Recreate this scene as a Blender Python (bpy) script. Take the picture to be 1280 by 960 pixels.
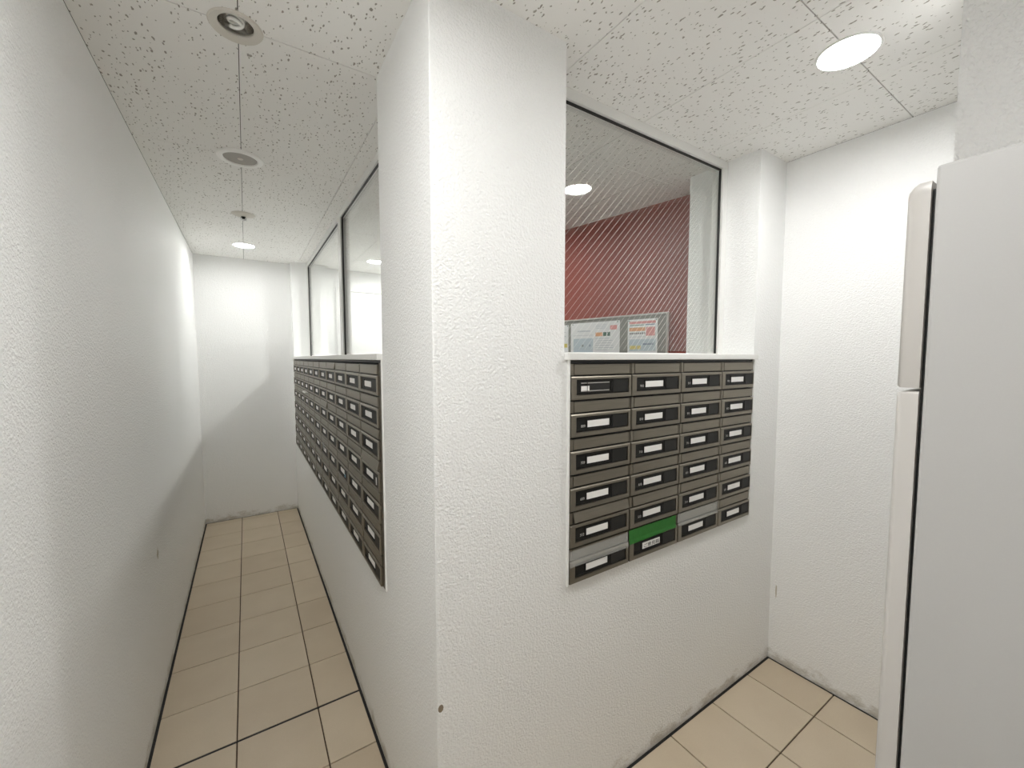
import bpy, bmesh, math, random
from mathutils import Vector, Matrix
random.seed(7)
S = bpy.context.scene
for o in list(bpy.data.objects): bpy.data.objects.remove(o)
COL = S.collection

# ------------------------------------------------------------------ camera
cam_d = bpy.data.cameras.new('camera'); cam = bpy.data.objects.new('camera', cam_d); COL.objects.link(cam)
yaw, pitch, roll = math.radians(32.96), math.radians(-3.61), math.radians(-0.04)
fw = Vector((math.sin(yaw)*math.cos(pitch), math.cos(yaw)*math.cos(pitch), math.sin(pitch)))
rt = Vector((math.cos(yaw), -math.sin(yaw), 0)); up = rt.cross(fw)
r2 = rt*math.cos(roll)+up*math.sin(roll); u2 = -rt*math.sin(roll)+up*math.cos(roll)
cam.matrix_world = Matrix(((r2.x, u2.x, -fw.x, -.398), (r2.y, u2.y, -fw.y, -.983), (r2.z, u2.z, -fw.z, 1.541), (0, 0, 0, 1)))
cam_d.sensor_fit = 'HORIZONTAL'; cam_d.sensor_width = 36.0; cam_d.lens = 36.0*511.84/1280; cam_d.clip_start = .01
S.camera = cam

# ------------------------------------------------------------------ world, exposure
W = bpy.data.worlds.new('world'); S.world = W; W.use_nodes = True
W.node_tree.nodes['Background'].inputs[0].default_value = (.9, .95, 1, 1)
W.node_tree.nodes['Background'].inputs[1].default_value = .02
vs = S.view_settings; vs.view_transform = 'Standard'; vs.look = 'None'; vs.gamma = 1; vs.use_curve_mapping = False
vs.exposure = 1.13
S.cycles.max_bounces = 16; S.cycles.diffuse_bounces = 12; S.cycles.transparent_max_bounces = 12; S.cycles.use_denoising = True
LAMP = {'right': 84., 'corridor': 42., 'lobby': 190., 'lobby_fill': 58., 'behind': 121.}      # lens radiance of the lit downlights

H = 2.477            # ceiling
XL, YE, XR, YB = -.767, 3.703, 1.816, -2.3
PX, PY = .433, .458  # corner column size

# ------------------------------------------------------------------ materials
def nodes(name):
    m = bpy.data.materials.new(name); m.use_nodes = True
    nt = m.node_tree; b = nt.nodes['Principled BSDF']
    return m, nt, b
def mat(name, col, rough=.5, metal=0., spec=.5, emit=None, noise=0., nscale=40.):
    m, nt, b = nodes(name)
    b.inputs['Base Color'].default_value = (*col, 1); b.inputs['Roughness'].default_value = rough
    b.inputs['Metallic'].default_value = metal; b.inputs['Specular IOR Level'].default_value = spec
    if emit is not None:
        b.inputs['Emission Color'].default_value = (1, .995, .98, 1); b.inputs['Emission Strength'].default_value = emit
    if noise:
        g = nt.nodes.new('ShaderNodeNewGeometry'); n = nt.nodes.new('ShaderNodeTexNoise'); n.inputs['Scale'].default_value = nscale
        n.inputs['Detail'].default_value = 4
        r = nt.nodes.new('ShaderNodeMapRange'); r.inputs['To Min'].default_value = 1-noise; r.inputs['To Max'].default_value = 1+noise
        mx = nt.nodes.new('ShaderNodeMix'); mx.data_type = 'RGBA'; mx.blend_type = 'MULTIPLY'; mx.inputs['Factor'].default_value = 1
        mx.inputs['A'].default_value = (*col, 1)
        nt.links.new(g.outputs['Position'], n.inputs['Vector']); nt.links.new(n.outputs['Fac'], r.inputs['Value'])
        nt.links.new(r.outputs[0], mx.inputs['B']); nt.links.new(mx.outputs['Result'], b.inputs['Base Color'])
    return m
def mth(nt, op, a, b=None, clamp=False):
    n = nt.nodes.new('ShaderNodeMath'); n.operation = op; n.use_clamp = clamp
    for i, v in enumerate((a, b)):
        if v is None: continue
        if isinstance(v, (int, float)): n.inputs[i].default_value = v
        else: nt.links.new(v, n.inputs[i])
    return n.outputs[0]
def mrange(nt, v, a, b, c=0, d=1):
    n = nt.nodes.new('ShaderNodeMapRange'); n.interpolation_type = 'SMOOTHSTEP'
    for i, x in zip((1, 2, 3, 4), (a, b, c, d)): n.inputs[i].default_value = x
    nt.links.new(v, n.inputs[0]); return n.outputs[0]
def wallpaper(name, col=(.88, .885, .88), dirt=True, bump=1.0, scale=130.):
    m, nt, b = nodes(name)
    b.inputs['Roughness'].default_value = .55; b.inputs['Specular IOR Level'].default_value = .3
    g = nt.nodes.new('ShaderNodeNewGeometry')
    n1 = nt.nodes.new('ShaderNodeTexNoise'); n1.inputs['Scale'].default_value = scale; n1.inputs['Detail'].default_value = 2.5; n1.inputs['Distortion'].default_value = .6
    n2 = nt.nodes.new('ShaderNodeTexVoronoi'); n2.inputs['Scale'].default_value = scale*1.15
    for n in (n1, n2): nt.links.new(g.outputs['Position'], n.inputs['Vector'])
    h = mth(nt, 'ADD', n1.outputs['Fac'], mth(nt, 'MULTIPLY', n2.outputs['Distance'], .35))
    bp = nt.nodes.new('ShaderNodeBump'); bp.inputs['Strength'].default_value = .8*bump; bp.inputs['Distance'].default_value = .0035*bump**2
    nt.links.new(h, bp.inputs['Height']); nt.links.new(bp.outputs[0], b.inputs['Normal'])
    mx = nt.nodes.new('ShaderNodeMix'); mx.data_type = 'RGBA'
    mx.inputs['A'].default_value = (*col, 1); mx.inputs['B'].default_value = (.33, .28, .19, 1)
    if dirt:
        sp = nt.nodes.new('ShaderNodeSeparateXYZ'); nt.links.new(g.outputs['Position'], sp.inputs[0])
        nz = nt.nodes.new('ShaderNodeTexNoise'); nz.inputs['Scale'].default_value = 9; nz.inputs['Detail'].default_value = 8; nz.inputs['Roughness'].default_value = .72
        mp = nt.nodes.new('ShaderNodeMapping'); mp.inputs['Scale'].default_value = (1, 1, 2.2)
        nt.links.new(g.outputs['Position'], mp.inputs['Vector']); nt.links.new(mp.outputs[0], nz.inputs['Vector'])
        low = mrange(nt, sp.outputs['Z'], .11, .0, 0, .33)
        scuff = mrange(nt, mth(nt, 'ADD', nz.outputs['Fac'], low), .66, .92, 0, .55)
        low2 = mrange(nt, sp.outputs['Z'], .30, .10, 0, 1)
        nt.links.new(mth(nt, 'MULTIPLY', scuff, low2), mx.inputs['Factor'])
    else: mx.inputs['Factor'].default_value = 0
    nt.links.new(mx.outputs['Result'], b.inputs['Base Color'])
    return m
def ceiling_mat():
    m, nt, b = nodes('rock wool ceiling'); b.inputs['Roughness'].default_value = .9; b.inputs['Specular IOR Level'].default_value = .1
    g = nt.nodes.new('ShaderNodeNewGeometry')
    nd = nt.nodes.new('ShaderNodeTexNoise'); nd.inputs['Scale'].default_value = 60; nd.inputs['Detail'].default_value = 2
    nt.links.new(g.outputs['Position'], nd.inputs['Vector'])
    ad = nt.nodes.new('ShaderNodeVectorMath'); ad.operation = 'MULTIPLY_ADD'; ad.inputs[1].default_value = (.012, .012, 0)
    nt.links.new(nd.outputs['Color'], ad.inputs[0]); nt.links.new(g.outputs['Position'], ad.inputs[2])
    tot = None
    for rz, sc, thr in ((-.25, (62, 27, 1), .20), (.12, (50, 22, 1), .16), (.45, (78, 42, 1), .19)):
        mp = nt.nodes.new('ShaderNodeMapping'); mp.inputs['Rotation'].default_value = (0, 0, rz); mp.inputs['Scale'].default_value = sc
        mp.inputs['Location'].default_value = (rz*7, rz*3, 0)
        nt.links.new(ad.outputs[0], mp.inputs['Vector'])
        v = nt.nodes.new('ShaderNodeTexVoronoi'); v.voronoi_dimensions = '2D'; v.inputs['Scale'].default_value = 1
        nt.links.new(mp.outputs[0], v.inputs['Vector'])
        sr = nt.nodes.new('ShaderNodeSeparateColor'); nt.links.new(v.outputs['Color'], sr.inputs[0])
        rad = mth(nt, 'MULTIPLY', mrange(nt, sr.outputs[0], .52, 1.05, 0, 1), thr)
        k = mth(nt, 'SUBTRACT', rad, v.outputs['Distance'])
        k = mrange(nt, k, -.01, .05, 0, 1)
        tot = k if tot is None else mth(nt, 'MAXIMUM', tot, k)
    mx = nt.nodes.new('ShaderNodeMix'); mx.data_type = 'RGBA'; mx.inputs['A'].default_value = (.88, .875, .855, 1); mx.inputs['B'].default_value = (.32, .30, .265, 1)  # pit colour darkened for the shade inside the holes
    nt.links.new(mth(nt, 'MULTIPLY', tot, .9), mx.inputs['Factor']); nt.links.new(mx.outputs['Result'], b.inputs['Base Color'])
    bp = nt.nodes.new('ShaderNodeBump'); bp.invert = True; bp.inputs['Strength'].default_value = .5; bp.inputs['Distance'].default_value = .003
    nt.links.new(tot, bp.inputs['Height']); nt.links.new(bp.outputs[0], b.inputs['Normal'])
    return m
def tile_mat():
    m, nt, b = nodes('beige floor tile'); b.inputs['Roughness'].default_value = .42; b.inputs['Specular IOR Level'].default_value = .35
    g = nt.nodes.new('ShaderNodeNewGeometry'); oi = nt.nodes.new('ShaderNodeObjectInfo')
    n = nt.nodes.new('ShaderNodeTexNoise'); n.inputs['Scale'].default_value = 5; n.inputs['Detail'].default_value = 6
    n2 = nt.nodes.new('ShaderNodeTexNoise'); n2.inputs['Scale'].default_value = 180; n2.inputs['Detail'].default_value = 3
    for q in (n, n2): nt.links.new(g.outputs['Position'], q.inputs['Vector'])
    f = mth(nt, 'ADD', mth(nt, 'MULTIPLY', n.outputs['Fac'], .6), mth(nt, 'MULTIPLY', oi.outputs['Random'], .4))
    f = mth(nt, 'ADD', mth(nt, 'MULTIPLY', f, .8), mth(nt, 'MULTIPLY', n2.outputs['Fac'], .25))
    cr = nt.nodes.new('ShaderNodeValToRGB'); cr.color_ramp.elements[0].position = .3; cr.color_ramp.elements[1].position = .75
    cr.color_ramp.elements[0].color = (.52, .43, .315, 1); cr.color_ramp.elements[1].color = (.61, .52, .395, 1)
    nt.links.new(f, cr.inputs[0]); nt.links.new(cr.outputs[0], b.inputs['Base Color'])
    bp = nt.nodes.new('ShaderNodeBump'); bp.inputs['Strength'].default_value = .08; bp.inputs['Distance'].default_value = .001
    nt.links.new(n2.outputs['Fac'], bp.inputs['Height']); nt.links.new(bp.outputs[0], b.inputs['Normal'])
    return m
def glass_mat(name, tint):
    m, nt, b = nodes(name); nt.nodes.remove(b); out = nt.nodes['Material Output']
    lw = nt.nodes.new('ShaderNodeLayerWeight'); lw.inputs['Blend'].default_value = .5
    f = mth(nt, 'ADD', mth(nt, 'MULTIPLY', mth(nt, 'POWER', lw.outputs['Facing'], 5.), .96), .04)
    t = nt.nodes.new('ShaderNodeBsdfTransparent'); t.inputs[0].default_value = (*tint, 1)
    gl = nt.nodes.new('ShaderNodeBsdfGlossy'); gl.inputs['Roughness'].default_value = 0.0; gl.inputs[0].default_value = (1, 1, 1, 1)
    mx = nt.nodes.new('ShaderNodeMixShader'); nt.links.new(f, mx.inputs[0]); nt.links.new(t.outputs[0], mx.inputs[1]); nt.links.new(gl.outputs[0], mx.inputs[2])
    nt.links.new(mx.outputs[0], out.inputs[0]); return m
def brushed(name, col):
    m, nt, b = nodes(name); b.inputs['Metallic'].default_value = .85; b.inputs['Roughness'].default_value = .38
    tc = nt.nodes.new('ShaderNodeTexCoord'); mp = nt.nodes.new('ShaderNodeMapping'); mp.inputs['Scale'].default_value = (6, 6, 900)
    n = nt.nodes.new('ShaderNodeTexNoise'); n.inputs['Scale'].default_value = 1; n.inputs['Detail'].default_value = 3
    nt.links.new(tc.outputs['Object'], mp.inputs[0]); nt.links.new(mp.outputs[0], n.inputs['Vector'])
    cr = nt.nodes.new('ShaderNodeValToRGB'); cr.color_ramp.elements[0].position = .3; cr.color_ramp.elements[1].position = .7
    cr.color_ramp.elements[0].color = (*[c*.86 for c in col], 1); cr.color_ramp.elements[1].color = (*[c*1.1 for c in col], 1)
    nt.links.new(n.outputs['Fac'], cr.inputs[0]); nt.links.new(cr.outputs[0], b.inputs['Base Color'])
    nt.links.new(mrange(nt, n.outputs['Fac'], .2, .8, .3, .48), b.inputs['Roughness'])
    return m
M = dict(
    wall=wallpaper('white embossed wallpaper'), near=wallpaper('white coarse wallpaper', bump=1.25, scale=105.),
    inner=wallpaper('white inner wallpaper', dirt=False), red=wallpaper('dark red wallpaper', (.29, .052, .034), dirt=False, bump=.12),
    ceil=ceiling_mat(), tile=tile_mat(),
    grout=mat('brown grout', (.09, .06, .04), .9, noise=.2), seal=mat('black sealant', (.006, .005, .005), .6),
    plenum=mat('plenum', (.05, .045, .04), .9), white=mat('white painted metal', (.80, .80, .78), .4, noise=.02),
    gasket_gap=mat('black bead and gap shade', (.012, .012, .011), .5),
    glassR=glass_mat('wired glass', (.955, .965, .955)), glassL=glass_mat('plate glass', (.955, .965, .955)),
    wire=mat('glass wire', (.85, .82, .78), .38, 1.),
    bronze=brushed('bronze steel', (.255, .23, .188)), bronze2=mat('bronze body', (.17, .15, .12), .45, .8),
    black=mat('black plastic', (.010, .0095, .0085), .5, spec=.3), black2=mat('black latch cover', (.016, .0155, .014), .5, spec=.3),
    card=mat('white card', (.86, .85, .83), .6), ink=mat('grey print', (.52, .51, .48), .6), ink2=mat('dark print', (.08, .08, .08), .6),
    fridge=mat('fridge grey white', (.50, .497, .488), .38, noise=.03, nscale=500), fdoor=mat('fridge door', (.56, .54, .515), .33),
    green=mat('green tape', (.065, .32, .06), .5, noise=.12, nscale=60), 
    lens_off=mat('chrome reflector', (.75, .73, .70), .12, 1.), tube=mat('lamp tube', (.9, .9, .88), .12),
    offwhite=mat('ivory plastic', (.66, .63, .575), .45), rim=mat('glossy white plastic', (.93, .93, .91), .3), grille=mat('grey grille', (.40, .385, .355), .6),
    chrome=mat('chrome', (.7, .7, .7), .15, 1.), felt=mat('grey felt', (.27, .275, .25), .95, noise=.15, nscale=300),
    alu=mat('aluminium', (.65, .65, .62), .35, .9), paper=mat('paper', (.85, .86, .87), .6), door=mat('white door', (.78, .78, .76), .5),
    p_red=mat('print red', (.62, .16, .13), .6), p_pink=mat('print pink', (.75, .33, .32), .6), p_or=mat('print orange', (.80, .42, .22), .6),
    p_green=mat('print green', (.06, .16, .11), .6), p_blue=mat('print pale blue', (.55, .64, .70), .6), p_navy=mat('print navy', (.18, .24, .38), .6),
    p_yel=mat('print yellow', (.78, .66, .16), .6), p_grey=mat('print grey', (.60, .63, .67), .6), plate=mat('grey plate', (.5, .5, .48), .5),
    cyan=mat('blue sticker', (.20, .45, .62), .5), scuff=mat('brown chip', (.25, .2, .14), .9),
)
def tape_mat():
    m, nt, b = nodes('clear tape'); b.inputs['Base Color'].default_value = (.75, .76, .74, 1); b.inputs['Roughness'].default_value = .22
    b.inputs['Alpha'].default_value = .24; return m
M['tape'] = tape_mat()
for k, v in LAMP.items(): M['lamp_'+k] = mat('lit lens '+k, (1, 1, 1), .5, emit=v)

# ------------------------------------------------------------------ mesh helpers
def link(o, parent=None):
    COL.objects.link(o)
    if parent is not None: o.parent = parent
    return o
def mesh_obj(name, me, m=None, parent=None, loc=None):
    o = bpy.data.objects.new(name, me)
    if m is not None and not me.materials: me.materials.append(M[m])
    link(o, parent)
    if loc is not None: o.location = loc
    return o
def box_me(name, x0, x1, y0, y1, z0, z1, bev=0., seg=1):
    bm = bmesh.new()
    vs_ = [bm.verts.new((x, y, z)) for z in (z0, z1) for y in (y0, y1) for x in (x0, x1)]
    for f in ((0, 2, 3, 1), (4, 5, 7, 6), (0, 1, 5, 4), (2, 6, 7, 3), (0, 4, 6, 2), (1, 3, 7, 5)): bm.faces.new([vs_[i] for i in f])
    if bev: bmesh.ops.bevel(bm, geom=list(bm.edges), offset=bev, segments=seg, affect='EDGES', profile=.5)
    bmesh.ops.recalc_face_normals(bm, faces=list(bm.faces))
    me = bpy.data.meshes.new(name); bm.to_mesh(me); bm.free(); return me
def box(name, b, m, parent=None, bev=0., seg=1): return mesh_obj(name, box_me(name, *b, bev, seg), m, parent)
def boxes_me(name, bs):
    V, F = [], []
    for x0, x1, y0, y1, z0, z1 in bs:
        k = len(V); V += [(x, y, z) for z in (z0, z1) for y in (y0, y1) for x in (x0, x1)]
        F += [tuple(k+i for i in f) for f in ((0, 2, 3, 1), (4, 5, 7, 6), (0, 1, 5, 4), (2, 6, 7, 3), (0, 4, 6, 2), (1, 3, 7, 5))]
    me = bpy.data.meshes.new(name); me.from_pydata(V, [], F); return me
def prism_me(name, pts, z0, z1):
    n = len(pts); V = [(x, y, z0) for x, y in pts]+[(x, y, z1) for x, y in pts]
    F = [tuple(range(n))[::-1], tuple(range(n, 2*n))]+[(i, (i+1) % n, n+(i+1) % n, n+i) for i in range(n)]
    me = bpy.data.meshes.new(name); me.from_pydata(V, [], F)
    bm = bmesh.new(); bm.from_mesh(me); bmesh.ops.recalc_face_normals(bm, faces=list(bm.faces)); bm.to_mesh(me); bm.free(); return me
def lathe_me(name, prof, n=40, smooth=True):
    """profile (r, z) turned about z; closed at the ends when r is 0"""
    V, F = [], []
    for r, z in prof: V += [(r*math.cos(2*math.pi*i/n), r*math.sin(2*math.pi*i/n), z) for i in range(n)]
    for k in range(len(prof)-1):
        for i in range(n): F.append((k*n+i, k*n+(i+1) % n, (k+1)*n+(i+1) % n, (k+1)*n+i))
    me = bpy.data.meshes.new(name); me.from_pydata(V, [], F)
    bm = bmesh.new(); bm.from_mesh(me); bmesh.ops.remove_doubles(bm, verts=list(bm.verts), dist=1e-6)
    bmesh.ops.dissolve_degenerate(bm, edges=list(bm.edges), dist=1e-6)
    bmesh.ops.recalc_face_normals(bm, faces=list(bm.faces)); bm.to_mesh(me); bm.free()
    for p in me.polygons: p.use_smooth = smooth
    if smooth: me.set_sharp_from_angle(angle=math.radians(35))
    return me
def tube_me(name, pts, r, n=8):
    V, F = [], []
    for k, p in enumerate(pts):
        a = pts[max(k-1, 0)]; b = pts[min(k+1, len(pts)-1)]; t = (Vector(b)-Vector(a)).normalized()
        q = t.cross(Vector((0, 0, 1)));  q = q if q.length > 1e-3 else t.cross(Vector((1, 0, 0))); q.normalize(); s = t.cross(q)
        V += [tuple(Vector(p)+(q*math.cos(2*math.pi*i/n)+s*math.sin(2*math.pi*i/n))*r) for i in range(n)]
    for k in range(len(pts)-1):
        for i in range(n): F.append((k*n+i, k*n+(i+1) % n, (k+1)*n+(i+1) % n, (k+1)*n+i))
    F += [tuple(range(n))[::-1], tuple(range((len(pts)-1)*n, len(pts)*n))]
    me = bpy.data.meshes.new(name); me.from_pydata(V, [], F)
    for p in me.polygons: p.use_smooth = True
    return me
def text_me(name, s, size):
    """flat lettering standing in the xz plane, facing -y, lower left at the origin"""
    c = bpy.data.curves.new(name, 'FONT'); c.body = s; c.size = size; c.extrude = .0002
    o = bpy.data.objects.new(name, c); COL.objects.link(o)
    dg = bpy.context.evaluated_depsgraph_get(); me = bpy.data.meshes.new_from_object(o.evaluated_get(dg))
    bpy.data.objects.remove(o); bpy.data.curves.remove(c)
    me.transform(Matrix.Rotation(math.pi/2, 4, 'X')); me.name = name; me.materials.clear(); return me
def thing(name, label, cat, loc=(0, 0, 0), group=None, rotz=0.):
    o = bpy.data.objects.new(name, None); o.empty_display_size = .05; COL.objects.link(o); o.location = loc; o.rotation_euler[2] = rotz
    tag(o, label, cat, group); return o
def tag(o, label, cat, group=None):
    o['label'] = label; o['category'] = cat
    if group: o['group'] = group
def struct(o, label=None):
    o['kind'] = 'structure'
    if label: o['label'] = label
    return o

# ------------------------------------------------------------------ floor: slab, tiles, sealant
floor = struct(box('floor', (XL-.1, XR+.1, YB-.1, YE+.1, -.08, -.006), 'grout'), 'beige square tiles with dark joints')
TP = .2975
xs = [-.184+TP*k for k in range(-3, 9)]
ys = [.926+.3*k for k in range(0, 11)]; ys = [.926-.3037*k for k in range(11, 0, -1)]+ys
cache = {}
def tile(x0, x1, y0, y1):
    if x1-x0 < .02 or y1-y0 < .02: return
    key = (round(x1-x0, 3), round(y1-y0, 3))
    if key not in cache:
        w, d = (x1-x0)/2, (y1-y0)/2
        me = box_me('floor_tile', -w, w, -d, d, -.0085, 0, .0012); me.materials.append(M['tile']); cache[key] = me
    mesh_obj('floor_tile', cache[key], None, floor, ((x0+x1)/2, (y0+y1)/2, 0))
G, P = .0024, .011      # half joint, perimeter joint
yc = ys[ys.index(.926)-3]
def lay(rx0, rx1, ry0, ry1):
    for i in range(len(xs)-1):
        for j in range(len(ys)-1):
            a, b, c, d = xs[i]+G, xs[i+1]-G, ys[j]+G, ys[j+1]-G
            if abs(ys[j+1]-.926) < 1e-6: d -= .0035
            if abs(ys[j]-.926) < 1e-6: c += .0035
            tile(max(a, rx0), min(b, rx1), max(c, ry0), min(d, ry1))
lay(XL+P, -P, yc, YE-P)
lay(XL+P, -P, YB+P, yc)
lay(-P, XR-P, YB+P, -P)
for b in ((XL, XL+P, YB, YE), (-P, 0, 0, YE-P), (XL+P, -P, YE-P, YE), (0, XR-P, -P, 0), (XR-P, XR, YB, 0), (XL+P, -P, .9215, .9305)):
    box('sealant_joint', (*b, -.006, -.0018), 'seal', floor)

# ------------------------------------------------------------------ ceiling: slab and panels with cut holes
ceiling = struct(box('ceiling', (XL-.1, XR+.1, YB-.1, YE+.1, 2.66, 2.74), 'plenum'), 'white pitted mineral ceiling panels with thin joints')
cx = [XL]+[-.384+.4485*k for k in range(0, 5)]+[XR]
cy = [YB]+[.462+.905*k for k in range(-3, 4)]+[YE]
HOLES = [(-.389, .465, .058), (-.380, 3.142, .0785), (1.185, -.438, .0785), (.90, 3.08, .0785), (1.0, 1.45, .0785), (-.39, -.60, .0785)]
panels = []
for i in range(len(cx)-1):
    for j in range(len(cy)-1):
        a, b, c, d = cx[i]+.0011, cx[i+1]-.0011, cy[j]+.0016, cy[j+1]-.0016
        if d-c < .01: continue
        p = mesh_obj('ceiling_panel', box_me('ceiling_panel', a, b, c, d, H, H+.009, .0003), 'ceil', ceiling); panels.append((p, a, b, c, d))
for hx, hy, hr in HOLES:
    cu = mesh_obj('cutter', lathe_me('cutter', [(0, H-.05), (hr, H-.05), (hr, H+.05), (0, H+.05)], 32, False)); cu.location = (hx, hy, 0)
    for p, a, b, c, d in panels:
        if hx+hr < a or hx-hr > b or hy+hr < c or hy-hr > d: continue
        md = p.modifiers.new('b', 'BOOLEAN'); md.operation = 'DIFFERENCE'; md.object = cu; md.solver = 'EXACT'
        dg = bpy.context.evaluated_depsgraph_get(); me = bpy.data.meshes.new_from_object(p.evaluated_get(dg))
        p.modifiers.clear(); old = p.data; p.data = me; bpy.data.meshes.remove(old)
    bpy.data.objects.remove(cu)

# ------------------------------------------------------------------ walls
def wall(name, b, m='wall', bev=0., label=None): return struct(box(name, b, m, None, bev), label)
Z0 = -.006
wall('wall_left', (XL-.1, XL, YB, YE, Z0, H)); wall('wall_end', (XL-.1, XR+.1, YE, YE+.1, Z0, H))
wall('wall_back_bounce', (XL-.1, XR+.1, YB-.1, YB, Z0, H)); wall('wall_right', (XR, XR+.1, YB, YE, Z0, H))  # the back wall is unseen, added to close the space and bounce light
struct(mesh_obj('wall_corner', prism_me('wall_corner', [(0, PY), (0, .004), (.0004, .0022), (.0012, .0010), (.0024, .0003), (.004, 0), (PX, 0), (PX, PY)], Z0, H), 'wall'), 'white square corner column between the mailbox banks')
wall('wall_near', (1.085, 1.19, YB, -.70, Z0, H), 'near')
SB = 1.535; ST = 1.557; WT = .33                      # sill bottom/top, wall thickness
RB, LB = .806, .705                                   # bottoms of the two banks
RX0, RX1 = .449, 1.553; LY0, LY1 = .458, 3.517
wall('wall_front', (PX, 1.573, 0, WT, Z0, RB)); wall('wall_corridor', (0, WT, PY, 3.58, Z0, LB))
wall('wall_pilaster_right', (1.573, XR, 0, .35, Z0, H)); wall('wall_pilaster_end', (0, WT, 3.58, YE, Z0, H))
struct(mesh_obj('wall_lobby', prism_me('wall_lobby', [(1.797, .35), (1.816, .35), (1.816, 1.9), (1.4928, 1.9)], Z0, H), 'red'), 'dark red wall behind the wired window')
struct(mesh_obj('wall_lobby_rear', prism_me('wall_lobby_rear', [(1.4928, 1.9), (1.816, 1.9), (1.816, YE), (1.14, YE)], Z0, H), 'inner'))
wall('wall_return_end', (0, WT-.05, LY1, 3.58, LB, SB)); wall('wall_return_front', (RX1, 1.573, 0, WT-.05, RB, SB))
wall('wall_return_column', (PX, RX0, 0, WT-.05, RB, SB))
struct(box('trim_1', (PX+.001, 1.573, -.020, WT, SB, ST), 'white', None, .0015), 'white sill above the front mailbox bank')
struct(box('trim_2', (-.020, WT, PY+.001, 3.58, SB, ST), 'white', None, .0015), 'white sill above the corridor mailbox bank')
for n, b in (('trim_3', (RX0-.0055, RX0, -.012, -.0005, RB-.002, SB)), ('trim_4', (RX1, RX1+.006, -.013, -.0005, RB-.002, SB)),
             ('trim_5', (-.007, -.0005, LY0-.0045, LY0, LB-.002, SB)), ('trim_6', (-.012, -.0005, LY1, LY1+.006, LB-.002, SB))):
    struct(box(n, b, 'white', None, .0008), 'thin white metal edge of a mailbox bank')

# ------------------------------------------------------------------ windows (frames, beads, glass)
FB = .038
def window_bars(o, bars, m, nm):
    for b in bars: box(nm, b, m, o, .001)
w1 = struct(box('window_1', (PX+FB+.008, 1.573-FB-.008, .171, .177, ST+.014, H-FB-.008), 'glassR'), 'wired glass window to the red lobby')
x0, x1 = PX+.001, 1.572
window_bars(w1, [(x0, x1, .150, .205, H-FB, H-.0005), (x0, x0+FB, .150, .205, ST, H-FB), (x1-FB, x1, .150, .205, ST, H-FB), (x0+FB, x1-FB, .160, .205, ST+.0005, ST+.006)], 'white', 'window_frame')
window_bars(w1, [(x0+FB, x1-FB, .160, .170, H-FB-.0065, H-FB), (x1-FB-.0065, x1-FB, .160, .170, ST+.006, H-FB-.0065), (x0+FB, x0+FB+.0065, .160, .170, ST+.006, H-FB-.0065)], 'gasket_gap', 'glazing_bead')
# wires inside the glass
def wires():
    V, F = [], []; xa, xb, za, zb = x0+FB+.012, x1-FB-.012, ST+.016, H-FB-.012
    th = math.radians(47); pitch = .022; dx = math.cos(th); dz = math.sin(th); r = .00032
    c = -2.0
    while c < 3.0:
        # line x = c + s*dx, z = za + s*dz
        s0 = max(0, (xa-c)/dx); s1 = min((zb-za)/dz, (xb-c)/dx)
        if s1-s0 > .02:
            a = Vector((c+s0*dx, .1704, za+s0*dz)); b = Vector((c+s1*dx, .1704, za+s1*dz)); k = len(V)
            n = Vector((-dz, 0, dx))
            for p in (a, b):
                for t in range(6): V.append(tuple(p+n*math.cos(t*math.pi/3)*r+Vector((0, 1, 0))*math.sin(t*math.pi/3)*r))
            for t in range(6): F.append((k+t, k+(t+1) % 6, k+6+(t+1) % 6, k+6+t))
        c += pitch/dz
    me = bpy.data.meshes.new('glass_wires'); me.from_pydata(V, [], F)
    for p in me.polygons: p.use_smooth = True
    o = mesh_obj('glass_wires', me, 'wire', w1); o['kind'] = 'stuff'
wires()
MY0, MY1 = 1.855, 1.935
for n, (ya, yb), lab in (('window_2', (PY+.001, MY0), 'near glass pane above the corridor mailboxes'), ('window_3', (MY1, 3.579), 'far glass pane above the corridor mailboxes')):
    fa = FB if n == 'window_2' else 0; fb = FB if n == 'window_3' else 0
    w = struct(box(n, (.154, .160, ya+fa+.008, yb-fb-.008, ST+.014, H-FB-.008), 'glassL'), lab)
    window_bars(w, [(.135, .19, ya, yb, H-FB, H-.0005), (.145, .19, ya+fa, yb-fb, ST+.0005, ST+.006)], 'white', 'window_frame')
    if fa: box('window_frame', (.135, .19, ya, ya+fa, ST, H-FB), 'white', w, .001)
    else: box('window_mullion', (.135, .19, MY0+.0005, MY1, ST, H-.0005), 'white', w, .001)
    if fb: box('window_frame', (.135, .19, yb-fb, yb, ST, H-FB), 'white', w, .001)
    ga, gb = ya+fa, yb-fb
    q = (.143, .153)
    window_bars(w, [(*q, ga, gb, H-FB-.0065, H-FB), (*q, ga+.0005, ga+.010, ST+.006, H-FB-.0065), (*q, gb-.010, gb-.0005, ST+.006, H-FB-.0065)], 'gasket_gap', 'glazing_bead')

# inner door with plate on the end wall of the lobby
d1 = struct(box('door_1', (.46, 1.10, YE-.018, YE-.0005, 0, 2.25), 'door', None, .003), 'flush white door seen through the corridor windows')
box('door_plate', (.748, .833, YE-.021, YE-.018, 1.949, 1.989), 'plate', d1)
for b in ((.42, .457, YE-.03, YE-.0005, 0, 2.29), (.457, 1.10, YE-.03, YE-.0005, 2.253, 2.29)): box('door_frame', b, 'door', d1, .002)

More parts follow.
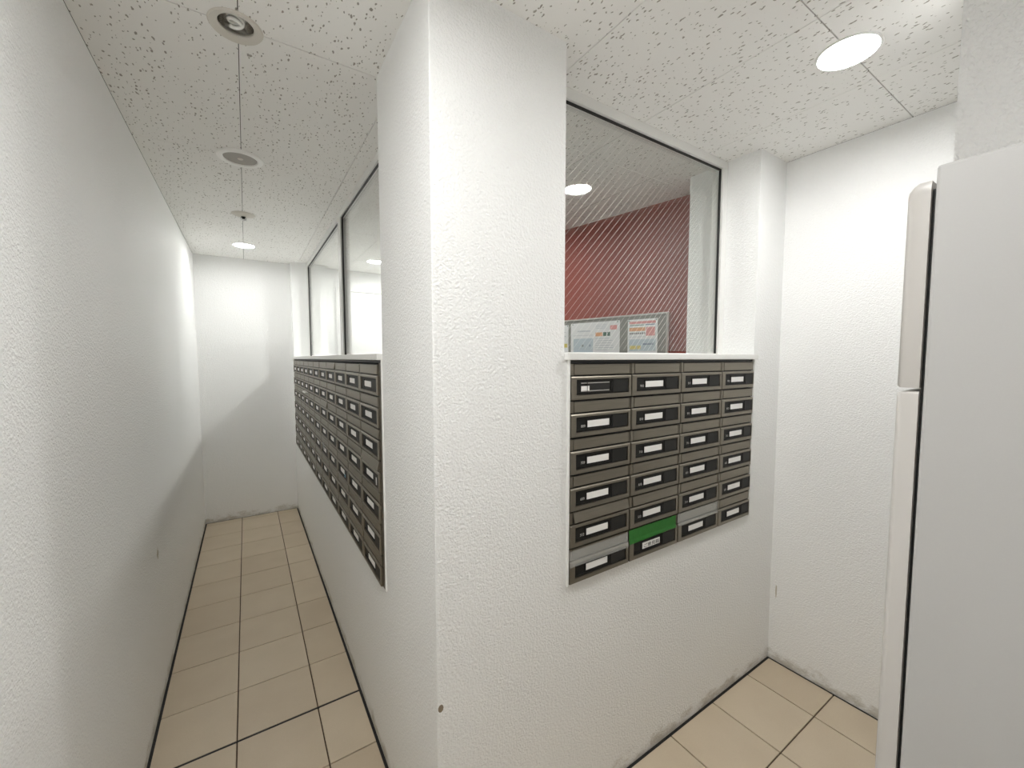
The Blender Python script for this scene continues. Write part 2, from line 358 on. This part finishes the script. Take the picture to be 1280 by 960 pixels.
# ------------------------------------------------------------------ mailboxes
ORD = ['first', 'second', 'third', 'fourth', 'fifth', 'sixth', 'seventh', 'eighth', 'ninth', 'tenth', 'eleventh']
def mb_meshes(Wd, Hh, cut=False):
    """local: x right, -y out of the wall, z up; origin at the lower left of the front"""
    r = {}
    e = .0024
    r['body'] = boxes_me('body', [(e*.4, Wd-e*.4, 0, .26, e*.4, Hh-e*.4)])
    r['strip'] = boxes_me('slot_edge', [(e, .0160, -.0085, -.0002, Hh-.0385, Hh-e)]); r['strip2'] = boxes_me('slot_edge', [(Wd-.0035 if cut else Wd-.0055, Wd-e, -.0085, -.0002, Hh-.0385, Hh-e)])
    fx1 = Wd-.005 if cut else Wd-.0075
    fl = box_me('flap', 0, fx1-.0199, -.0092, -.002, -.0342, 0, .0009); r['flap'] = fl; r['flap_at'] = (.0192, 0, Hh-.0034)
    # door: frame round the black panel, deeper chamfer on top
    px0, px1, pz0, pz1 = .0255, (Wd-.004 if cut else Wd-.0145), Hh-.102, Hh-.0525
    dt, db = Hh-.0425, .0032
    bm = bmesh.new()
    def ring(x0, x1, z0, z1, y): return [bm.verts.new(v) for v in ((x0, y, z0), (x1, y, z0), (x1, y, z1), (x0, y, z1))]
    a = ring(.004, Wd-.0025, db, dt, -.0005); b = ring(.004, Wd-.0025, db, dt, -.0095); b2 = ring(.0052, Wd-.0037, db+.0012, dt-.0035, -.0125)
    c = ring(px0, px1, pz0, pz1, -.0125); d = ring(px0, px1, pz0, pz1, -.0045)
    for p, q in ((a, b), (b, b2), (b2, c), (c, d)):
        for i in range(4): bm.faces.new((p[i], p[(i+1) % 4], q[(i+1) % 4], q[i]))
    bm.faces.new(d); bm.faces.new(a[::-1]); bmesh.ops.recalc_face_normals(bm, faces=list(bm.faces))
    me = bpy.data.meshes.new('door'); bm.to_mesh(me); bm.free(); r['door'] = me
    r['panel'] = boxes_me('black_panel', [(px0+.0004, px1-.0004, -.0075, -.0046, pz0+.0004, pz1-.0004), (px0+.004, .187, -.0098, -.0075, pz0+.005, pz0+.0085),
                                          (px0+.004, .187, -.0098, -.0075, pz1-.0085, pz1-.005), (.0725, .0745, -.0098, -.0075, pz0+.0085, pz1-.0085), (.183, .187, -.0098, -.0075, pz0+.0085, pz1-.0085)])
    r['latch'] = box_me('latch_cover', .1905, px1-.003, -.0105, -.0075, pz0+.003, pz1-.003, .001)
    r['card'] = box_me('name_card', .0775, .176, -.0088, -.0076, pz0+.0135, pz1-.0145)
    r['pz'] = (pz0, pz1)
    for k, m in (('body', 'gasket_gap'), ('strip', 'bronze'), ('strip2', 'bronze'), ('flap', 'bronze'), ('door', 'bronze'), ('panel', 'black'), ('latch', 'black2'), ('card', 'card')): r[k].materials.append(M[m])  # body is black so the gaps between flaps and doors look shaded
    return r
def mailbox(ms, label, group, loc, rotz, flap=0., card=True, number=None):
    t = thing('mailbox', label, 'mailbox', loc, group, rotz)
    mesh_obj('body', ms['body'], None, t); mesh_obj('slot_edge', ms['strip'], None, t); mesh_obj('slot_edge', ms['strip2'], None, t)
    f = mesh_obj('flap', ms['flap'], None, t, ms['flap_at']); f.rotation_euler[0] = -math.radians(flap)
    d = mesh_obj('door', ms['door'], None, t)
    mesh_obj('black_panel', ms['panel'], None, d); mesh_obj('latch_cover', ms['latch'], None, d)
    if card: mesh_obj('name_card', ms['card'], None, d)
    if number:
        me = text_me('box_number', number, .0125); me.materials.append(M['ink'])
        mesh_obj('box_number', me, None, d, (.0495, -.0078, ms['pz'][0]+.0145))
    return t, d
RP = (1.525-RB)/6; CW = .2815
std = mb_meshes(CW, RP); last = mb_meshes(RX1-(RX0+3*CW)-.0, RP, True)
NUM = {(1, 0): '809', (2, 0): '709', (3, 0): '609', (4, 0): '512', (0, 1): '910', (1, 1): '810', (2, 1): '710', (3, 1): '610', (4, 1): '513',
       (0, 2): '911', (1, 2): '811', (2, 2): '711', (3, 2): '611', (4, 2): '514', (0, 3): '912', (1, 3): '812', (2, 3): '712', (3, 3): '612', (4, 3): '515'}
FL = {(4, 0): 16, (4, 1): 9, (5, 1): 0}
EX = {(0, 0): 'front bank mailbox, top row next to the column, name slot empty',
      (4, 0): 'front bank mailbox numbered 512, next to column, flap pushed in', (5, 0): 'front bank mailbox, bottom row next to column, flap sealed with clear tape',
      (5, 1): 'front bank mailbox with green tape over its flap', (5, 2): 'front bank mailbox, bottom row, third from column, grey-looking taped flap'}
for r in range(6):
    for c in range(4):
        lab = EX.get((r, c), 'bronze mailbox in the front bank, %s row from top, %s column from corner column' % (ORD[r], ORD[c]))
        t, d = mailbox(std if c < 3 else last, lab, 'mailboxes of the front bank', (RX0+c*CW, -.0005, 1.525-(r+1)*RP), 0., FL.get((r, c), 0), (r, c) not in ((0, 0), (5, 1)), NUM.get((r, c)))
        pz0, pz1 = std['pz']
        if (r, c) == (0, 0):
            box('empty_card_holder', (.077, .176, -.0086, -.0076, pz0+.012, pz1-.013), 'gasket_gap', d)
            o = box('card_scrap', (.0475, .083, -.0094, -.0087, pz0+.0135, pz1-.021), 'card', d)
            box('holder_rail', (.0475, .174, -.0092, -.0086, pz0+.0105, pz0+.0135), 'grille', d); box('holder_rail', (.0475, .174, -.0092, -.0086, pz1-.013, pz1-.010), 'grille', d)
        if (r, c) == (5, 0):
            o = mesh_obj('clear_tape', boxes_me('clear_tape', [(.003, .277, -.0132, -.0128, RP-.060, RP-.040), (.003, .277, -.0102, -.0098, RP-.0405, RP-.008)]), 'tape', t); o['label'] = 'clear adhesive tape'
        if (r, c) == (5, 2):
            o = mesh_obj('clear_tape', boxes_me('clear_tape', [(.002, .279, -.0131, -.0127, RP-.051, RP-.037), (.002, .279, -.0102, -.0098, RP-.0375, RP-.001)]), 'tape', t); o['label'] = 'greyish adhesive tape'
        if (r, c) == (5, 1):
            bm = bmesh.new()
            prof = [(-.0102, RP-.002), (-.0106, RP-.022), (-.0112, RP-.038), (-.0136, RP-.046), (-.0136, RP-.051)]
            for sx in range(13):
                x = .001+.268*sx/12
                for (y, z) in prof: bm.verts.new((x, y-.0003*math.sin(sx*1.7), z-(.004*(1-sx/12)-.001)*(1 if z < RP-.045 else 0)))
            bm.verts.ensure_lookup_table()
            for sx in range(12):
                for k in range(4): bm.faces.new([bm.verts[i] for i in (sx*5+k, sx*5+k+1, (sx+1)*5+k+1, (sx+1)*5+k)])
            ex = bmesh.ops.solidify(bm, geom=list(bm.faces), thickness=.0004)
            me = bpy.data.meshes.new('green_tape'); bm.to_mesh(me); bm.free(); o = mesh_obj('green_tape', me, 'green', t); o['label'] = 'bright green adhesive tape'
            mesh_obj('name_card', box_me('name_card', .0775, .176, -.0092, -.0076, pz0+.0125, pz1-.0145), 'card', d)
            me = text_me('lettering', 'ご意見箱', .0165); me.materials.append(M['ink2'])
            wd = max(v.co.x for v in me.vertices)-min(v.co.x for v in me.vertices)
            o = mesh_obj('lettering', me, None, d, (.082, -.0094, pz0+.0165)); o.scale = (.086/max(wd, .01), 1, 1)
LP = (1.521-LB)/7; LW = .2755; LS = .487
lstd = mb_meshes(LW, LP)
LFL = {(0, 0): 3, (3, 0): 14, (0, 3): 8, (2, 4): 12}
for r in range(7):
    for c in range(11):
        lab = 'bronze mailbox in the corridor bank, %s row from top, %s from near end' % (ORD[r], ORD[c])
        if (r, c) == (3, 0): lab = 'nearest corridor bank mailbox in fourth row, flap ajar, white sticker on latch'
        t, d = mailbox(lstd, lab, 'mailboxes of the corridor bank', (-.0005, LS+(c+1)*LW, 1.521-(r+1)*LP), -math.pi/2, LFL.get((r, c), random.choice((0, 0, 0, 0, 1.2))))
        pz0, pz1 = lstd['pz']
        if (r, c) == (3, 0): box('sticker', (.226, .236, -.0112, -.0106, pz0+.006, pz0+.034), 'card', d)
        if (r, c) == (4, 2): box('sticker', (.190, .206, -.0112, -.0106, pz0+.006, pz0+.022), 'cyan', d)
        if (r, c) == (4, 4): o = box('paper_slip', (.06, .15, -.0135, -.0127, LP-.075, LP-.030), 'tape', t); o['label'] = 'pale paper slip'
        if (r, c) == (2, 7): o = box('leaflet', (.05, .20, -.030, -.010, LP-.012, LP-.004), 'card', t); o['label'] = 'white leaflet sticking out'
f1 = struct(box('trim_7', (-.006, .25, LY0+.0005, LS-.0005, LB+.002, 1.524), 'bronze2', None, .001), 'narrow bronze filler strip beside the nearest corridor mailboxes')
for b in ((RX0, RX1, -.004, .25, 1.5258, SB-.0005),): struct(box('trim_8', b, 'gasket_gap'), 'black gap strip above the front bank')
struct(box('trim_9', (-.004, .25, LY0, LY1, 1.5245, SB-.0005), 'gasket_gap'), 'black gap strip above the corridor bank')

# ------------------------------------------------------------------ ceiling fixtures
def downlight(label, x, y, key, R=.084, r=.074):
    t = thing('downlight', label, 'downlight', (x, y, H), 'recessed downlights')
    mesh_obj('trim_ring', lathe_me('trim_ring', [(r, .012), (r, -.001), (r+.002, -.0035), (R-.002, -.0030), (R, -.0002), (r+.001, -.0002), (r+.0015, .012), (r, .012)]), 'white', t)
    me = lathe_me('lamp_lens', [(0, .0015), (r-.012, .002), (r-.002, .004), (r-.0015, .007), (0, .007)], 40)
    mesh_obj('lamp_lens', me, 'lamp_'+key, t)
    mesh_obj('can', lathe_me('can', [(r+.0018, .0095), (r+.0018, .08), (0, .08), (0, .078), (r, .078), (r, .0125), (r+.0018, .0095)]), 'white', t)
downlight('lit round downlight in the ceiling in front of the mailboxes', 1.185, -.438, 'right')
downlight('lit round downlight at the far end of the corridor', -.380, 3.142, 'corridor')
downlight('lit round downlight in the lobby behind the glass', .90, 3.08, 'lobby')
downlight('added unseen fill downlight in the lobby, nearer the column', 1.0, 1.45, 'lobby_fill')  # unseen lamp, added to light the red wall and even out the scene
downlight('lit round downlight in the ceiling just above the viewpoint', -.39, -.60, 'behind')
t = thing('downlight', 'unlit downlight with chrome reflector nearest above the corridor', 'downlight', (-.389, .465, H), 'recessed downlights')
mesh_obj('trim_ring', lathe_me('trim_ring', [(.0500, .016), (.0430, .006), (.0440, .002), (.056, -.004), (.064, -.0045), (.067, -.0003), (.0575, -.0003), (.0515, .016), (.0500, .016)]), 'offwhite', t)
mesh_obj('reflector', lathe_me('reflector', [(.0505, .0145), (.046, .05), (.034, .085), (.012, .10), (0, .10), (0, .102), (.013, .102), (.036, .086), (.048, .05), (.0520, .0145), (.0505, .0145)]), 'lens_off', t)
pts = []
for k in range(2):
    for i in range(61):
        a = 2*math.pi*2.4*i/60+k*math.pi; rr = .019*(1-.25*abs(i/60-.5))
        pts.append((rr*math.cos(a), rr*math.sin(a), 0.070-.066*i/60))
    if k == 0: first = pts; pts = []
b = mesh_obj('spiral_bulb', tube_me('spiral_bulb', first, .0052, 8), 'tube', t)
mesh_obj('second_coil', tube_me('second_coil', pts, .0052, 8), 'tube', b)
mesh_obj('lamp_holder', lathe_me('lamp_holder', [(0, .072), (.016, .073), (.018, .098), (0, .099)], 24), 'white', t)
t = thing('ceiling_speaker', 'round ceiling speaker with white rim and grey grille', 'speaker', (-.388, 1.366, H))
mesh_obj('rim', lathe_me('rim', [(.068, -.0004), (.068, -.006), (.071, -.010), (.084, -.011), (.092, -.007), (.094, -.0004), (.068, -.0004)], 48), 'rim', t)
mesh_obj('grille', lathe_me('grille', [(0, -.0065), (.04, -.006), (.0675, -.004), (.0675, -.0004), (0, -.0004)], 48), 'grille', t)
mesh_obj('badge', lathe_me('badge', [(0, -.0085), (.010, -.008), (.012, -.0064), (0, -.0063)], 20), 'offwhite', t)
t = thing('sprinkler', 'sprinkler head with round ceiling plate between speaker and lit downlight', 'sprinkler', (-.380, 2.262, H))
mesh_obj('plate', lathe_me('plate', [(.014, -.0165), (.020, -.016), (.045, -.010), (.064, -.0035), (.068, -.0004), (.012, -.0004), (.014, -.0165)], 40), 'offwhite', t)
hd = mesh_obj('head', lathe_me('head', [(0, -.001), (.0115, -.001), (.0115, -.020), (.008, -.024), (.008, -.034), (0, -.034)], 24), 'gasket_gap', t)
mesh_obj('deflector', lathe_me('deflector', [(0, -.034), (.017, -.034), (.018, -.036), (.006, -.040), (0, -.042)], 24), 'chrome', hd)
for sx in (-1, 1): mesh_obj('arm', tube_me('arm', [(sx*.0105, 0, -.018), (sx*.015, 0, -.026), (sx*.013, 0, -.0345)], .002, 6), 'chrome', hd)

# ------------------------------------------------------------------ refrigerator
FX0, FX1, FY0, FY1, FT = .45, 1.05, -1.45, -.805, 1.819
t = thing('refrigerator', 'tall pale grey two-door refrigerator standing at the right', 'refrigerator', (FX0, FY1, 0))
def fb(nm, b, m, bev=0., seg=1): return mesh_obj(nm, box_me(nm, b[0]-FX0, b[1]-FX0, b[2]-FY1, b[3]-FY1, b[4], b[5], bev, seg), m, t)
fb('cabinet', (FX0, FX1, FY0, FY1, .035, FT), 'fridge', .004, 2)
fb('door_gasket', (FX0+.010, FX1-.010, FY1+.0003, FY1+.0042, .08, FT-.03), 'gasket_gap')
fb('plinth', (FX0+.03, FX1-.03, FY0+.05, FY1-.02, .0, .034), 'gasket_gap')
def fdoor(z0, z1, ztop):
    # rounded plan: flat back, crowned front; upper edge rounded
    n = 14; pl = []
    w = FX1-FX0-.002
    pl = [(w, .0045), (.001+0, .0045)]
    pl += [(.001, .022), (.0035, .027), (.009, .031)] + [(.009+(w-.018)*k/n, .031+.014*math.sin(math.pi*k/n)) for k in range(1, n)] + [(w-.009, .031), (w-.0025, .027), (w, .022)]
    lev = [(z0, .003), (z0+.003, 0), (z1-ztop, 0), (z1-ztop*.6, .0015), (z1-ztop*.25, .006), (z1, .013)]
    V, F = [], []; m = len(pl)
    for z, ins in lev:
        for (x, y) in pl: V.append((min(max(x, .001+ins*.25), w-ins*.25), .0045+(y-.0045)*(1-ins/.032), z))
    for k in range(len(lev)-1):
        for i in range(m): F.append((k*m+i, k*m+(i+1) % m, (k+1)*m+(i+1) % m, (k+1)*m+i))
    F += [tuple(range(m)), tuple(range((len(lev)-1)*m, len(lev)*m))]
    me = bpy.data.meshes.new('door'); me.from_pydata(V, [], F)
    bm = bmesh.new(); bm.from_mesh(me); bmesh.ops.recalc_face_normals(bm, faces=list(bm.faces)); bm.to_mesh(me); bm.free()
    for p in me.polygons: p.use_smooth = True
    me.set_sharp_from_angle(angle=math.radians(40))
    return mesh_obj('door', me, 'fdoor', t)
a = fdoor(1.4955, 1.800, .016); b = fdoor(.07, 1.490, .004)
for dd, z0, z1 in ((a, 1.53, 1.70), (b, 1.10, 1.44)):
    me = box_me('handle', .545, .562, .038, .052, z0, z1, .004, 2); mesh_obj('handle', me, 'fdoor', dd)

# ------------------------------------------------------------------ notice board and papers on the red wall
A = Vector((1.597, 1.362, 0)); B = Vector((1.768, .485, 0))
ux = (B-A).normalized(); ang = math.atan2(ux.y, ux.x)           # local x runs to the right along the wall, -y faces the window
org = B.copy()
def onwall(s, z): return (org.x+ux.x*s, org.y+ux.y*s, z)
def sy(y): return (y-B.y)/ux.y                                  # wall coordinate from world y
t = thing('notice_board', 'grey felt notice board in aluminium frame on the red wall', 'notice board', onwall(sy(.585), .92), None, ang)
bw = 1.45; bh = 1.818-.92
mesh_obj('felt', box_me('felt', -bw+.008, -.008, -.014, -.004, .008, bh-.008), 'felt', t)
for q in ((-bw, 0, -.020, -.0015, 0, .010), (-bw, 0, -.020, -.0015, bh-.010, bh), (-bw, -bw+.010, -.020, -.0015, .010, bh-.010), (-.010, 0, -.020, -.0015, .010, bh-.010)):
    mesh_obj('frame_bar', box_me('frame_bar', *q, .001), 'alu', t)
def paper(label, ya, yb, z0, z1, prints, tilt=0.):
    s0, s1 = sy(ya), sy(yb); w = s1-s0; h = z1-z0
    o = onwall(s0, z0); n = Vector((ux.y, -ux.x, 0))
    p = thing('notice', label, 'notice', (o[0]+n.x*.0142, o[1]+n.y*.0142, z0), None, ang); p.rotation_euler[1] = tilt
    mesh_obj('sheet', box_me('sheet', 0, w, -.0009, 0, 0, h), 'paper', p)
    for nm, m, x0, x1, y0, y1 in prints: mesh_obj(nm, box_me(nm, x0*w, x1*w, -.0014, -.00092, y0*h, y1*h), m, p)
    for xx in (.04, .96): mesh_obj('pin', lathe_me('pin', [(0, -.003), (.004, -.003), (.004, .0), (0, 0)], 10), 'p_green', p, (xx*w, -.002, h-.008)).rotation_euler[0] = math.pi/2
rnd = random.Random(3)
pr = [('logo', 'p_pink', .82, .95, .80, .90), ('block', 'p_or', .53, .67, .66, .75), ('block', 'p_green', .685, .75, .66, .75), ('block', 'p_green', .765, .82, .66, .75), ('picture', 'p_blue', .06, .48, .22, .62),
      ('caption', 'p_grey', .10, .46, .16, .21), ('heading', 'p_grey', .15, .42, .78, .815), ('mark', 'ink2', .24, .28, .42, .47), ('mark', 'p_navy', .40, .43, .42, .47)]
pr += [('print_line', 'p_grey', .53, .53+rnd.uniform(.25, .42), .60-.055*k, .615-.055*k) for k in range(10)]
pr += [('print_line', 'p_grey', .53, .75, .92-.04*k, .93-.04*k) for k in range(3)]+[('print_line', 'p_grey', .05, .48, .69, .70), ('print_line', 'p_grey', .05, .48, .10, .11)]
paper('wide white notice with pale diagram and small orange and dark blocks', 1.302, .908, 1.500, 1.789, pr)
pr = [('banner', 'p_pink', .06, .94, .90, .955), ('print_line', 'p_green', .07, .55, .865, .878), ('print_line', 'p_navy', .6, .92, .865, .882), ('banner', 'p_or', .06, .60, .74, .82), ('picture', 'p_pink', .63, .92, .63, .82),
      ('print_line', 'p_grey', .06, .6, .61, .62), ('picture', 'p_blue', .05, .95, .30, .56), ('block', 'p_yel', .08, .30, .34, .42), ('block', 'p_yel', .33, .46, .34, .42), ('caption', 'p_navy', .52, .88, .43, .47),
      ('caption', 'p_grey', .06, .94, .06, .24)]
pr += [('glyph', 'ink2', .07+.07*k, .07+.07*k+.04, .67, .71) for k in range(8)]
paper('white poster with orange, pink and blue printing', .850, .651, 1.500, 1.786, pr)
pr = [('dot', 'p_yel', .80, .95, .42, .52), ('print_line', 'p_grey', .1, .9, .80, .82), ('print_line', 'p_grey', .1, .9, .70, .72), ('caption', 'p_grey', .1, .9, .1, .3)]
paper('white notice with a yellow spot, cut off by the column', 1.52, 1.325, 1.500, 1.782, pr)

# small chip at the foot of the column corner
o = mesh_obj('wall_chip', lathe_me('wall_chip', [(0, -.0012), (.006, -.001), (.008, 0), (0, .0001)], 9), 'scuff')
o.location = (0.010, 0, 0.598); o.rotation_euler[0] = math.pi/2*-1; o.scale = (1, 1.4, 1); struct(o, 'brown chip in the wallpaper low on the column')

# thin scuffs on the side walls
def scuff(name, plane, y, z, w, h, label):
    rr = random.Random(int(z*1000)); n = 14; V = []
    for k in range(n):
        a = 2*math.pi*k/n; q = rr.uniform(.55, 1.)
        V.append((w*q*math.cos(a), h*q*math.sin(a)))
    sgn = 1 if plane < 0 else -1
    me = bpy.data.meshes.new(name)
    me.from_pydata([(plane+sgn*.0002, y+a, z+b) for a, b in V]+[(plane+sgn*.0007, y+a*.9, z+b*.9) for a, b in V], [],
                   [tuple(range(n)), tuple(range(n, 2*n))]+[(i, (i+1) % n, n+(i+1) % n, n+i) for i in range(n)])
    struct(mesh_obj(name, me, 'smudge'), label)
M['smudge'] = mat('pale brown smudge', (.55, .51, .43), .9, noise=.15)
scuff('wall_scuff', XR, -.028, .362, .004, .045, 'thin brown scratch low on the right wall')
scuff('wall_scuff', XL, 1.42, .655, .022, .030, 'faint smudge low on the left corridor wall')
